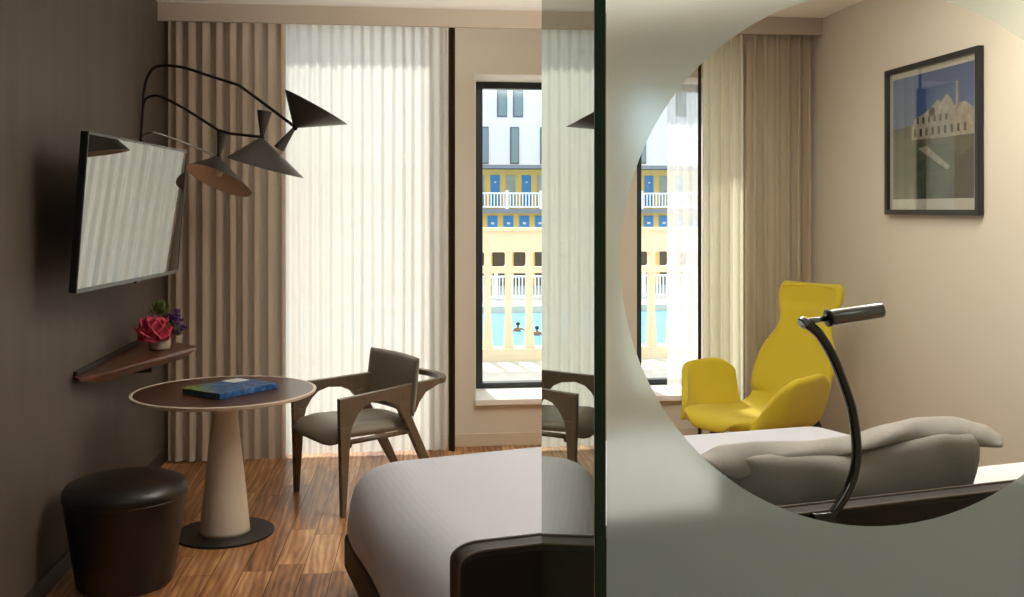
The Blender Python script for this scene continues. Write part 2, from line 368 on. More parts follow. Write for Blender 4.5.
# local: x along headboard, y towards the foot
m_leather = mat('black_leather', (26, 23, 22), .55, bump=.15, bscale=300, spec=.3)
m_hbback = mat('brown_leather_headboard', (44, 38, 33), .55, bump=.15, bscale=300)
BW = 2.60; BL = 2.09; B0 = .12
def duvet_mat():
    m = mat('duvet_cotton', (188, 190, 197), .85, sheen=.15); nt = m.node_tree; L = nt.links.new; b = nt.nodes['Principled BSDF']
    tc = nt.nodes.new('ShaderNodeTexCoord'); mp = nt.nodes.new('ShaderNodeMapping'); mp.inputs['Rotation'].default_value = (0, 0, R(0)); L(tc.outputs['Object'], mp.inputs[0])
    h = []
    for d_ in ('X', 'Y'):
        wv = nt.nodes.new('ShaderNodeTexWave'); wv.bands_direction = d_; wv.inputs['Scale'].default_value = 14; L(mp.outputs[0], wv.inputs['Vector']); h.append(wv)
    ma = nt.nodes.new('ShaderNodeMath'); ma.operation = 'ADD'; L(h[0].outputs['Fac'], ma.inputs[0]); L(h[1].outputs['Fac'], ma.inputs[1])
    bu = nt.nodes.new('ShaderNodeBump'); bu.inputs['Strength'].default_value = .07; bu.inputs['Distance'].default_value = .003; L(ma.outputs[0], bu.inputs['Height']); L(bu.outputs[0], b.inputs['Normal'])
    return m
bb = MB(); bb.box((B0-.045, .06, .08), (BW-.05, BL-.02, .25)); bb.build('bed_base', m_leather, bed, smooth=True, bevel=.03, seg=4)
lg = MB()
for (x_, y_) in ((B0+.10, .2), (BW-.15, .2), (B0+.10, BL-.22), (BW-.15, BL-.22)):
    MB().box((x_-.03, y_-.03, 0), (x_+.03, y_+.03, .11)).build('leg', m_leather, bed, bevel=.004)
def duvet():
    # superellipse dome over the mattress, hanging at the sides and foot
    nx, ny = 72, 60; rows = []
    x0, x1, y0, y1 = B0-.052, BW-.04, .10, BL-.015
    rad = .22; top = .585; low = .245
    for j in range(ny+1):
        row = []
        for i in range(nx+1):
            # parametrise so that outer samples run down the sides
            def edge(t, n, both=True):
                k = 9   # samples on the side skirt
                return t
            row.append((i, j))
        rows.append(row)
    P = []
    ks = 12
    def axis(n, lo, hi, skirt_lo, skirt_hi):
        out = []
        if skirt_lo: out += [(lo, 1-q/ks) for q in range(ks)]
        out += [(lo+(hi-lo)*q/n, 0) for q in range(n+1)]
        if skirt_hi: out += [(hi, (q+1)/ks) for q in range(ks)]
        return out
    ax = axis(50, x0, x1, True, True); ay = axis(40, y0, y1, False, True)
    for (yy, sy) in ay:
        row = []
        for (xx, sx) in ax:
            # rounded profile: path length s from the edge inward
            def prof(c, lo, hi, s, loon=True):
                # returns position and drop factor (0 top .. 1 bottom)
                if s > 0: return c, (rad+s*(top-low-rad))
                dl = c-lo; dh = hi-c; dd = min(dl if loon else 9, dh)
                if dd < rad:
                    a = (1-dd/rad)*PI/2; off = rad*(1-math.sin(a)) ; z = rad*(1-math.cos(a))
                    c2 = lo+off if (loon and dl < dh) else hi-off
                    return c2, z
                return c, 0
            X_, dx = prof(xx, x0, x1, sx); Y_, dy = prof(yy, y0, y1, sy, False)
            dz = max(dx, dy) if min(dx, dy) < 1e-6 else (dx**2.6+dy**2.6)**(1/2.6)
            dz = min(dz, top-low)
            # round the corner in plan
            if dx > 0 and dy > 0:
                cxn = x0 if X_ < (x0+x1)/2 else x1
                fx = min(1, dx/rad); fy = min(1, dy/rad); q = fx*fy*.085
                X_ += q if cxn == x0 else -q; Y_ -= q
            z = top-dz+.018*math.sin(xx*4.1+1)*math.sin(yy*3.3)*(dz < .1)+.012*math.sin(xx*1.35-.2)
            bul = .012*math.sin(xx*9+yy*7)*(1 if dz > .05 else .2)
            if sx > 0: X_ += (-1 if X_ < 1 else 1)*(.010+bul*.8)*math.sin(PI*min(1, sx*.8))+(.02*sx if X_ < 1 else -.02*sx)
            if sy > 0: Y_ += (.010+bul*.8)*math.sin(PI*min(1, sy*.8))-.02*sy
            row.append(Vector((X_, Y_, z)))
        P.append(row)
    mb = MB(); mb.grid(P); return mb.build('duvet', duvet_mat(), bed, smooth=True, sub=1)
duvet()
MB().box((B0+.03, .05, .31), (BW-.09, BL-.12, .40)).build('mattress', mat('mattress_white', (225, 222, 218), .9), bed, smooth=True, bevel=.05, seg=4)
# headboard
HT = .845
def headboard():
    LEN = 2.68; T = .075; r = .07; poly = [(0, 0, .05)]
    poly = [(0, -T/2, .05)]+[(r-r*math.cos(a*PI/16), -T/2, HT-.035+.035*math.sin(a*PI/16)-.0) for a in range(0, 9)]+[(LEN, -T/2, HT), (LEN, -T/2, .05)]
    hb = MB(); hb.prism(poly, (0, T, 0)); o = hb.build('headboard', [m_hbback], bed, smooth=True, bevel=.012, seg=3)
    tb = MB()
    for yy in (-T/2+.004, T/2-.004):
        pts = [Vector((0.002, yy, .08)), Vector((0.002, yy, HT-.04))]+[Vector((r-r*math.cos(a*PI/16)+.002, yy, HT-.035+.035*math.sin(a*PI/16))) for a in range(1, 9)]+[Vector((LEN, yy, HT))]
        tb.tube(pts, .005, 8)
    tb.build('piping', mat('grey_piping', (96, 86, 74), .6), o, smooth=True)
    for xx in (.1, 2.55): MB().box((xx-.03, -.03, 0), (xx+.03, .03, .06)).build('foot', m_leather, o)
headboard()
bu_ = Vector((math.cos(BA), math.sin(BA), 0)); bv_ = Vector((-math.sin(BA), math.cos(BA), 0))
def on_bed(px, py, off):      # point on the vertical plane parallel to the headboard, off metres towards the foot
    r = ray(px, py); o = HBL+bv_*off; n = bv_
    t_ = (o-Vector((0, 0, H))).dot(n)/r.dot(n); return Vector((0, 0, H))+r*t_
# pillow, leaning behind the headboard
m_pil = mat('grey_linen_pillowcase', (176, 172, 163), .85, noise=.03, nscale=60, bump=.1, bscale=40)
pil = thing('pillow', 'large grey pillow with flanged edge leaning against the bed headboard', 'pillow', on_bed(850, 500, .2)*1.0, group='pillows on the bed')
pil.location.z = .60
topo = [(703, 462), (712, 450), (735, 446), (755, 444), (804, 444), (846, 440), (886, 429), (918, 423), (951, 424), (968, 435)]
def tz(px): return lerp_tab(topo, px)
def mkpillow():
    P0 = Vector(pil.location); rows = []
    n = 30; a0 = on_bed(716, 470, .24); a1 = on_bed(962, 470, .24)
    NV = 24
    for i in range(n+1):
        t = i/n; px = 712+(956-712)*t
        topw = on_bed(px, tz(px), .24); zt = topw.z; zb = .605
        th = .085*(max(0, 1-(2*t-1)**6))**.5+.004
        hh = (zt-zb)/2; c = Vector((topw.x, topw.y, zb+hh)); row = []
        for k in range(NV):
            a = 2*PI*k/NV; cz = math.cos(a); cy = math.sin(a)
            cz_ = math.copysign(abs(cz)**.8, cz); cy_ = math.copysign(abs(cy)**1.0, cy)
            lean = -.10*(cz_*.5+.5)      # top leans to the headboard
            wr = .008*math.sin(a*3+t*11)+.006*math.sin(t*23+a*2)
            row.append(c+bv_*(cy_*(th+wr)+lean)+Vector((0, 0, cz_*hh))-P0)
        rows.append(row)
    mb = MB(); mb.grid(rows, closed=True)
    mb.add(rows[0], [tuple(range(NV))]); mb.add(rows[-1], [tuple(range(NV))])
    mb.build('pillow_body', m_pil, pil, smooth=True, sub=1)
    # flange: folds over the ridge and hangs towards the camera, ends in a wing on the right
    up = [(701, 455), (719, 445), (755, 441), (804, 441), (846, 436), (886, 424), (918, 417), (951, 416), (983, 424), (1003, 436)]
    lo = [(701, 457), (719, 474), (739, 480), (782, 460), (827, 459), (873, 449), (902, 441), (951, 440), (974, 447), (1003, 448)]
    rows = []; n = 48
    for i in range(n+1):
        px = 701+(1003-701)*i/n; u_ = lerp_tab(up, px); l_ = lerp_tab(lo, px); row = []
        for k in range(9):
            s = k/8; off = .205-.09*math.sin(s*PI*.5)-.006*math.sin(i*.3)*s
            # back part rises to the ridge and then drops in front
            if k == 0: p = on_bed(px, u_+3, .235)
            else: p = on_bed(px, u_+(l_-u_)*((k-1)/7)**1.1, off+(.004*math.sin(i*.5+k*.5)))
            row.append(p-P0)
        rows.append(row)
    MB().grid(rows).build('flange', m_pil, pil, smooth=True, solid=.006, sub=1, label='flat stitched flange of the pillow')
mkpillow()
pw = thing('pillow', 'white pillow lying flat on the bed beyond the right end of the grey pillow', 'pillow', on_bed(1012, 470, .36), group='pillows on the bed'); pw.location.z = .585
cushion('pillow_body', lambda u_, v_: (bu_*(v_*.34+.10)+bv_*(u_*.20)+Vector((0, 0, .085)), Vector((0, 0, 1))), 20, 20, .085, mat('white_pillowcase', (226, 226, 226), .85), pw)
# reading lamp on the headboard
m_chrome = mat('polished_chrome', (150, 150, 150), .22, metal=1)
m_gun = mat('dark_chrome_tube', (96, 96, 98), .16, metal=1)
rl = thing('reading_lamp', 'chrome reading lamp with curved arm rising from the headboard', 'lamp', on_bed(822, 513, 0))
P0 = on_bed(824, 510, -.055); P0.z = HT-.012; rl.location = P0
pts = [Vector((0, 0, 0)), Vector((0, 0, .004))+bu_*.02]+[on_bed(x_, y_, -.055+.003*k)-P0 for k, (x_, y_) in enumerate(((844, 497), (851, 482), (856, 462), (856, 438), (852, 410), (844, 385), (833, 357), (819, 334), (804, 322)))]
MB().tube(smoothpath(pts, 6), .0135, 16).build('arm', m_gun, rl, smooth=True)
bs = MB(); bs.box((-.035, -.012, -.018), (.035, .0165, .018), M=Matrix.Rotation(BA, 4, 'Z')); bs.build('base', m_gun, rl, smooth=True, bevel=.005)
kn = MB(); kn.tube([on_bed(801, 324, -.03)-P0, on_bed(806, 321, -.03)-P0], .016, 16); kn.build('joint', m_chrome, rl, smooth=True, bevel=.003)
e0 = on_bed(803, 322, -.03)-P0; e1 = on_bed(829, 318, -.03)-P0; e2 = on_bed(882, 310, -.06)-P0; dd = (e2-e1).normalized()
MB().tube([e0, e1], .008, 12).build('neck', m_chrome, rl, smooth=True)
MB().tube([e1-dd*.006, e1+dd*.004], .0235, 24).build('collar', mat('black_ring', (18, 18, 18), .3), rl, smooth=True)
MB().tube([e1+dd*.004, e1+dd*.008, e2-dd*.004, e2], [.0195, .0215, .0215, .020], 28).build('lamp_head', m_chrome, rl, smooth=True, bevel=.001)

# ------------------------------------------------------------------ television
m_scr = reflector('glossy_screen', (9, 9, 10), (214, 214, 210), .55, .012)
m_tvb = mat('black_plastic', (14, 14, 15), .35); m_bez = mat('silver_bezel', (88, 88, 86), .35, metal=.6)
def fitaxes():
    c = [Vector(v) for v in ((-1.2600, 4.38, 1.98), (-1.088, 5.566, 1.98), (-1.142, 5.57, 1.30), (-1.315, 4.385, 1.30))]
    return c
a, b = 3.05-PI, -.0755
n = Vector((math.cos(a)*math.cos(b), math.sin(a)*math.cos(b), math.sin(b))); 
Rr = Vector((0, 0, 1)).cross(n).normalized(); Uu = n.cross(Rr)
tvc = Vector((-1.209, 4.998, 1.640))
tv = thing('television', 'flat screen television on a swivel arm fixed to the dark wall', 'television', tvc)
M = Matrix((Rr, Uu, n)).transposed().to_4x4(); tv.matrix_basis = Matrix.Translation(tvc) @ M
W2, H2 = .69, .338
MB().box((-W2, -H2, -.032), (W2, H2, -.002)).build('housing', m_tvb, tv, bevel=.004)
bz = MB(); t = .011
bz.box((-W2, H2-t, -.002), (W2, H2, .003)); bz.box((-W2, -H2, -.002), (W2, -H2+.018, .003)); bz.box((-W2, -H2+.018, -.002), (-W2+t*.6, H2-t, .003)); bz.box((W2-t*.6, -H2+.018, -.002), (W2, H2-t, .003))
bz.build('bezel', m_bez, tv)
MB().box((-W2+t*.6, -H2+.018, -.0015), (W2-t*.6, H2-t, .001)).build('screen', m_scr, tv)
MB().box((.05, -H2-.012, -.02), (.11, -H2, -.004)).build('sensor', m_tvb, tv, bevel=.002)
inv = tv.matrix_basis.inverted()
ar = MB(); ar.tube([inv @ Vector((XL+.03, 5.15, 1.64)), inv @ Vector((-1.36, 4.9, 1.64)), Vector((0, 0, -.05))], .018, 10)
ar.box((-.15, -.12, -.05), (.15, .12, -.032)); ar.build('wall_mount', m_tvb, tv)
MB().box((XL+.001, 5.05, 1.52), (XL+.03, 5.25, 1.76), M=inv).build('wall_plate', m_tvb, tv)

# ------------------------------------------------------------------ wall lamp with three diabolo shades
m_lamp = mat('graphite_lamp_metal', (74, 70, 62), .42, metal=.35)
m_arm = mat('black_lamp_rod', (24, 23, 22), .4, metal=.3)
m_in = mat('cream_lamp_interior', (226, 196, 160), .5)
wl = thing('wall_lamp', 'dark metal wall lamp with three arms and cone shades above the television', 'lamp', (XL+.02, 6.1, 1.65))
P0 = Vector(wl.location)
YL = 6.1
stem_x = XL+.045
def st(px, py): return atX(px, py, -1.43)-P0
s_top = [atY(140.5, 150, 6.08), atY(141, 140, 6.08), atY(142.5, 115, 6.08), atY(144, 90, 6.08), atY(149, 74, 6.05), atY(156, 67, 6.02), atY(167, 65.5, 5.98), atY(185, 68, 5.93), atY(210, 76, 5.83), atY(235, 84, 5.76), atY(240, 86, 5.74)]
def fixx(p, lo=XL+.012): p.x = max(p.x, lo); return p
MB().tube([fixx(p)-P0 for p in smoothpath(s_top, 5)]+[atY(266, 105, 5.64)-P0, atY(295, 127, 5.52)-P0], .0085, 10).build('arm', m_arm, wl, smooth=True)
a2p = [atY(142.8, 110, 6.07), atY(145, 100, 6.06), atY(152, 96, 6.03), atY(162, 97, 6.0), atY(185, 109, 5.84), atY(218, 130, 5.68)]
MB().tube([fixx(p)-P0 for p in smoothpath(a2p, 5)]+[atY(230, 133.5, 5.64)-P0, atY(262, 137, 5.50)-P0], .0078, 10).build('arm', m_arm, wl, smooth=True)
a3p = [atY(141.8, 139, 6.07), atY(146, 134, 6.06), atY(152, 132.5, 6.03), atY(160, 134, 6.08), atY(185, 143, 6.15), atY(218, 157, 6.28)]
MB().tube([fixx(p)-P0 for p in smoothpath(a3p, 5)], .006, 10).build('arm', mat('brushed_steel_rod', (160, 158, 150), .3, metal=.8), wl, smooth=True, label='thin steel arm of the lowest shade')
bp = MB(); bp.box((XL+.001, 6.03, 1.80), (XL+.02, 6.11, 2.0)); bk = bp.build('wall_bracket', m_arm, wl, bevel=.004)
for v_ in bk.data.vertices: v_.co = v_.co-P0
MB().tube([Vector((XL+.012, 6.07, 1.95))-P0, atY(140.8, 150, 6.08)-P0], .012, 10).build('rod', m_arm, wl)
fwd = Vector((sn, cs, 0))
def shade(apex, r1, r2, Y, tilt, s1, s2, stilt=0.0, inside=None):
    A = atY(*apex, Y); Q1 = atY(*r1, Y); Q2 = atY(*r2, Y); C_ = (Q1+Q2)/2; e1 = (Q2-Q1)/2; rr = e1.length
    nrm = e1.cross(fwd).normalized(); e2 = (fwd*math.cos(tilt)+nrm*math.sin(tilt))*rr
    n_ = 56; rows = []
    ra = .012
    for q in range(7):
        t_ = q/6; row = []
        for k in range(n_):
            an = 2*PI*k/n_; rim = C_+e1*math.cos(an)+e2*math.sin(an); ap = A+(e1*math.cos(an)+e2*math.sin(an))*(ra/rr)
            row.append(ap.lerp(rim, t_)-P0)
        rows.append(row)
    mb = MB(); mb.grid(rows, closed=True)
    ins = [[p+(C_-P0-p)*.012 for p in row] for row in rows]
    mb.grid(ins, 1, closed=True); mb.grid([rows[-1], ins[-1]], 0, closed=True)
    o = mb.build('lamp_shade', [m_lamp, m_in], wl, smooth=True)
    # counter cone
    K1 = atY(*s1, Y); K2 = atY(*s2, Y); KC = (K1+K2)/2; f1 = (K2-K1)/2; r3 = f1.length; nn = f1.cross(fwd).normalized(); f2 = (fwd*math.cos(stilt)+nn*math.sin(stilt))*r3
    rows = []
    for q in range(5):
        row = []
        for k in range(32):
            an = 2*PI*k/32; rim = KC+f1*math.cos(an)+f2*math.sin(an); ap = A+(f1*math.cos(an)+f2*math.sin(an))*(.008/r3); row.append(ap.lerp(rim, q/4)-P0)
        rows.append(row)
    mb = MB(); mb.grid(rows, closed=True); mb.add(rows[-1], [tuple(range(32))]); mb.build('counter_cone', m_lamp, wl, smooth=True).data.set_sharp_from_angle(angle=R(50))
    jb = MB(); jb.lathe([(.001, -.02), (.012, -.016), (.015, 0), (.012, .016), (.001, .02)], 16, c=A-P0); jb.build('joint', m_arm, wl, smooth=True)
    if inside:
        bl = MB(); bc = A.lerp(C_, .62)-P0; bl.lathe([(.001, -.03), (.018, -.024), (.026, -.008), (.026, .006), (.016, .02), (.012, .045), (.001, .05)], 20, c=bc); bl.build('bulb', mat('opal_bulb', (240, 225, 205), .3), wl, smooth=True)
shade((218.5, 157), (186.5, 169), (251.5, 192), 6.28, -.36, (217, 131), (230.5, 132), inside=True)
shade((262, 138), (228, 157), (303, 178), 5.50, .02, (257, 110), (272, 112))
shade((295, 127), (285.5, 90.5), (347, 124), 5.52, -.06, (274, 146), (283.5, 152))

# ------------------------------------------------------------------ corner shelf and flowers
m_wal = mat('dark_walnut', (96, 52, 34), .30, noise=.35, nscale=6, stretch=(1, 1, 1), coat=.3)
zs = .872
shf = thing('wall_shelf', 'dark wooden wedge shaped shelf floating on the dark wall below the television', 'shelf', (XL, 5.5, zs))
N_ = Vector((XL+.002, 4.86, 0)); F_ = Vector((XL+.002, 6.33, 0)); R_ = atZ(197.5, 347, zs); Rf = Vector((R_.x, R_.y, 0)); N2 = Vector((XL+.055, 4.79, 0))
P0 = Vector((XL, 5.5, 0)); top_ = [N_, N2, Rf, Rf+Vector((-.03, .06, 0)), F_]
def inset(poly, k):
    c = sum(poly, Vector())/len(poly); o = []
    for p in poly: o.append(Vector((XL+.002 if abs(p.x-XL-.002) < 1e-4 else p.x+(c.x-p.x)*k, p.y+(c.y-p.y)*k, 0)))
    return o
mb = MB(); tp = [p-P0 for p in top_]; md = [p-P0+Vector((0, 0, -.012)) for p in top_]; lw = [p-P0+Vector((0, 0, -.052)) for p in inset(top_, .26)]
mb.grid([tp, md, lw], closed=True); mb.add(tp, [tuple(range(5))]); mb.add(lw, [tuple(range(5))]); mb.build('shelf_board', m_wal, shf, bevel=.002)
MB().box((.001, -.64, 0), (.02, .82, .022)).build('back_rail', mat('black_shelf_rail', (26, 22, 20), .5), shf, bevel=.002)
MB().box((.002, -.05, -.082), (.22, .10, -.052)).build('bracket', mat('black_shelf_rail', (26, 22, 20), .5), shf, bevel=.003)
vb = atZ(159.3, 349.5, zs)
m_vg = bpy.data.materials.new('pinkish_vase_glass'); m_vg.use_nodes = True; vbd = m_vg.node_tree.nodes['Principled BSDF']
vbd.inputs['Base Color'].default_value = lin((222, 200, 178)); vbd.inputs['Roughness'].default_value = .08; vbd.inputs['Transmission Weight'].default_value = .55; vbd.inputs['IOR'].default_value = 1.4
vase = tag(MB().lathe([(.001, .001), (.052, .001), (.060, .010), (.063, .035), (.062, .058), (.057, .060), (.056, .035), (.050, .012), (.001, .010)], 40, cap=False).build('vase', m_vg, smooth=True), 'small round glass vase on the wedge shaped wooden shelf', 'vase')
vase.location = (vb.x, vb.y, zs+.0005)
def petal_bm(mb, c, d, wdt, ln, curl, mi=0, M=None):
    # one cupped petal from c along direction d
    d = d.normalized(); sdv = d.cross(Vector((0, 0, 1)));
    if sdv.length < .1: sdv = Vector((1, 0, 0))
    sdv.normalize(); nv = sdv.cross(d); rows = []
    for i in range(6):
        t_ = i/5; wv = wdt*math.sin(PI*(.12+.80*t_))**.7*(1 if t_ < .95 else .8); row = []
        for j in range(5):
            s_ = (j-2)/2; row.append(c+d*(ln*t_)+nv*(curl*t_*t_*ln-.25*wdt*s_*s_+.1*wdt*math.sin(7*s_+c.x*50)*t_)+sdv*(wv*s_))
        rows.append(row)
    mb.grid(rows, mi)
def peony(loc, r, m1, m2, label, stemlen=.10):
    t = thing('peony', label, 'flower', loc); rnd = random.Random(2); mb = MB()
    for ring_, (el, n_, ln, wd, cu) in enumerate(((-.55, 9, .85, .55, .6), (-.15, 9, 1.0, .58, .6), (.25, 8, 1.0, .56, .5), (.6, 8, .95, .52, .35), (.95, 7, .9, .44, .2), (1.3, 6, .85, .34, .05))):
        for k in range(n_):
            a = 2*PI*k/n_+ring_*.5+rnd.random()*.3; e = el+rnd.uniform(-.1, .1)
            petal_bm(mb, Vector((0, 0, 0)), Vector((math.cos(a)*math.cos(e), math.sin(a)*math.cos(e), math.sin(e))), r*wd, r*ln, cu, k % 2)
    mb.build('bloom', [m1, m2], t, smooth=True, solid=.0015)
    MB().tube([(0, 0, -.005), (.008, .0, -.05), (.015, .004, -stemlen)], .003, 8).build('stem', m_green, t, smooth=True)
    return t
m_green = mat('leaf_green', (86, 104, 44), .6, rgb2=(120, 134, 60), nscale=30)
m_pk1 = mat('crimson_petal', (176, 26, 62), .6, rgb2=(214, 70, 96), nscale=25); m_pk2 = mat('pink_petal', (206, 48, 84), .6, rgb2=(232, 110, 124), nscale=25)
m_pu1 = mat('purple_petal', (92, 52, 118), .6, rgb2=(140, 92, 160), nscale=60)
pl_ = vb+Vector((-.018, -.045, .085))
peony(pl_, .094, m_pk1, m_pk2, 'large crimson pink peony bloom in the small glass vase').scale = (1, 1, 1.3)
def sprig(loc, kind, label, root, cat, name, group=None):
    t = thing(name, label, cat, loc, group=group); rnd = random.Random(int(loc.x*1000)); mb = MB(); sm = MB(); L0 = Vector(loc); r0 = root-L0
    sm.tube(smoothpath([r0, r0*.45+Vector((.0, .01, 0)), Vector((0, 0, 0))], 5), .0022, 8)
    if kind == 'flower':
        for q in range(11):
            c = Vector((rnd.uniform(-.04, .04), rnd.uniform(-.04, .04), rnd.uniform(-.04, .04)))
            for k in range(7):
                a = 2*PI*k/7; petal_bm(mb, c, Vector((math.cos(a), math.sin(a)*.8-.4, .35+.3*math.sin(a*2))), .010, .022, .5)
            sm.tube([c, c*.3+Vector((0, 0, -.03))], .0012, 6)
        mb.build('petals', m_pu1, t, smooth=True, solid=.001)
    else:
        for q in range(110):
            a = rnd.uniform(0, 2*PI); e = rnd.uniform(-.1, 1.4); d_ = Vector((math.cos(a)*math.cos(e), math.sin(a)*math.cos(e), math.sin(e)))
            c = d_*rnd.uniform(.0, .055)+Vector((0, 0, -.012)); petal_bm(mb, c, d_+Vector((0, 0, .3)), .0042, .034, .3)
        mb.build('leaves', m_green, t, smooth=True, solid=.0008)
    sm.build('stem', m_green, t, smooth=True)
rt = vb+Vector((.01, .0, .03))
sprig(atD(175, 316, 5.62), 'flower', 'cluster of small purple flowers at the top right of the peony', rt, 'flower', 'purple_flower_sprig', 'purple flowers in the vase')
sprig(atD(179, 327, 5.60), 'flower', 'lower cluster of small purple flowers hanging right of the peony', rt, 'flower', 'purple_flower_sprig', 'purple flowers in the vase')
sprig(atD(160, 312, 5.66), 'leaf', 'feathery green sprig standing above the peony', rt, 'foliage', 'green_sprig', 'green sprigs in the vase')
sprig(atD(174, 333, 5.60), 'leaf', 'leafy green sprig drooping over the right rim of the vase', rt, 'foliage', 'green_sprig', 'green sprigs in the vase')

# ------------------------------------------------------------------ round table, book, stool
tb = thing('round_table', 'round dining table with dark top, pale conical pedestal and black base', 'table', (-.842, 5.222, 0))
m_ttop = mat('dark_table_veneer', (78, 50, 38), .28, noise=.15, nscale=4, stretch=(1, 8, 1)); m_ped = mat('pale_lacquer', (216, 202, 184), .42)
m_disc = mat('black_steel_disc', (38, 38, 36), .38, metal=.4)
TZ = .727
MB().lathe([(.001, TZ-.028), (.35, TZ-.028), (.43, TZ-.022), (.454, TZ-.013), (.459, TZ), (.4555, TZ+.002), (.444, TZ+.002), (.442, TZ-.002), (.001, TZ-.002)], 96, cap=False).build('table_rim', m_ped, tb, smooth=True).data.set_sharp_from_angle(angle=R(30))
MB().lathe([(.001, TZ-.0018), (.4415, TZ-.0018), (.4415, TZ+.0005), (.001, TZ+.0008)], 96, cap=False).build('tabletop', m_ttop, tb)
MB().lathe([(.001, .010), (.125, .010), (.124, .03), (.112, .15), (.092, .34), (.070, .54), (.062, .60), (.066, .64), (.085, .680), (.10, TZ-.028), (.001, TZ-.028)], 64, cap=False).build('pedestal', m_ped, tb, smooth=True)
MB().lathe([(.001, 0), (.246, 0), (.248, .003), (.246, .010), (.001, .010)], 72, cap=False).build('base_plate', m_disc, tb)
# book
zb = TZ+.003
q = [atZ(189.5, 387.5, zb+.028), atZ(212, 394.5, zb+.028), atZ(274.5, 384, zb+.028), atZ(243, 376.5, zb+.028)]
q = [Vector((p.x, p.y, 0)) for p in q]; c0 = sum(q, Vector())/4
e_ = ((q[2]-q[1])+(q[3]-q[0])).normalized(); f_ = Vector((-e_.y, e_.x, 0)); wl_ = (((q[2]-q[1]).length+(q[3]-q[0]).length)/2)*.5; hl_ = ((q[3]-q[2]).length+(q[0]-q[1]).length)*.25
book = thing('book', 'thick picture book with blue and green cover lying on the round table', 'book', (c0.x, c0.y, zb), math.atan2(e_.y, e_.x))
def book_mat():
    m = bpy.data.materials.new('book_cover'); m.use_nodes = True; nt = m.node_tree; b = nt.nodes['Principled BSDF']; L = nt.links.new
    tc = nt.nodes.new('ShaderNodeTexCoord'); n = nt.nodes.new('ShaderNodeTexNoise'); n.inputs['Scale'].default_value = 28; n.inputs['Detail'].default_value = 5; L(tc.outputs['Object'], n.inputs['Vector'])
    r = nt.nodes.new('ShaderNodeValToRGB'); e = r.color_ramp.elements; e[0].position = .3; e[0].color = lin((20, 48, 96)); e[1].position = .72; e[1].color = lin((120, 165, 205)); x = e.new(.5); x.color = lin((42, 92, 152))
    r2 = nt.nodes.new('ShaderNodeValToRGB'); e = r2.color_ramp.elements; e[0].position = .3; e[0].color = lin((30, 70, 60)); e[1].position = .72; e[1].color = lin((190, 190, 70)); x = e.new(.5); x.color = lin((110, 140, 50))
    L(n.outputs[0], r.inputs[0]); L(n.outputs[0], r2.inputs[0])
    sp = nt.nodes.new('ShaderNodeSeparateXYZ'); L(tc.outputs['Object'], sp.inputs[0]); ma = nt.nodes.new('ShaderNodeMath'); ma.operation = 'MULTIPLY_ADD'; ma.inputs[1].default_value = -7; ma.inputs[2].default_value = -.55; L(sp.outputs[0], ma.inputs[0])
    m2 = nt.nodes.new('ShaderNodeMath'); m2.operation = 'MULTIPLY_ADD'; m2.inputs[1].default_value = 5; L(sp.outputs[1], m2.inputs[0]); L(ma.outputs[0], m2.inputs[2]); m2.use_clamp = True
    mx = nt.nodes.new('ShaderNodeMix'); mx.data_type = 'RGBA'; L(m2.outputs[0], mx.inputs[0]); L(r.outputs[0], mx.inputs[6]); L(r2.outputs[0], mx.inputs[7]); L(mx.outputs[2], b.inputs['Base Color']); b.inputs['Roughness'].default_value = .3
    return m
m_bk = book_mat(); w_, h_ = wl_, hl_
bk = MB(); bk.box((-w_, -h_, .024), (w_, h_, .028)); bk.box((-w_, -h_, 0), (w_, h_, .004)); bk.box((-w_, -h_, .004), (w_, -h_+.004, .024)); bk.build('cover', m_bk, book, bevel=.001)
MB().box((-w_+.004, -h_+.004, .004), (w_-.004, h_-.004, .024)).build('pages', mat('book_pages', (70, 82, 100), .8, noise=.2, nscale=90, stretch=(1, 1, 20)), book)
MB().box((w_-.125, h_-.10, .0282), (w_-.018, h_-.006, .0288)).build('title_label', mat('label_white', (225, 230, 230), .5), book, label='white title label on the cover')
# stool
stl = thing('stool', 'round dark brown leather stool tapering to the floor beside the left wall', 'stool', (-1.165, 4.575, 0))
m_sl = mat('dark_brown_leather', (24, 20, 18), .34, bump=.12, bscale=180, coat=.12)
MB().lathe([(.001, .004), (.192, .004), (.200, .012), (.205, .03), (.222, .14), (.243, .28), (.256, .38), (.258, .393)], 80, cap=False).build('body', m_sl, stl, smooth=True)
MB().lathe([(.2585, .390), (.263, .400), (.262, .422), (.248, .446), (.21, .462), (.13, .471), (.001, .475)], 80, cap=False).build('seat', m_sl, stl, smooth=True)
MB().tube([(math.cos(2*PI*k/80)*.2605, math.sin(2*PI*k/80)*.2605, .392) for k in range(81)], .0028, 8, cap=False).build('piping', m_sl, stl, smooth=True)
MB().lathe([(.001, 0), (.185, 0), (.185, .006), (.001, .006)], 48, cap=False).build('foot_ring', mat('steel_glide', (150, 146, 138), .3, metal=.8), stl)

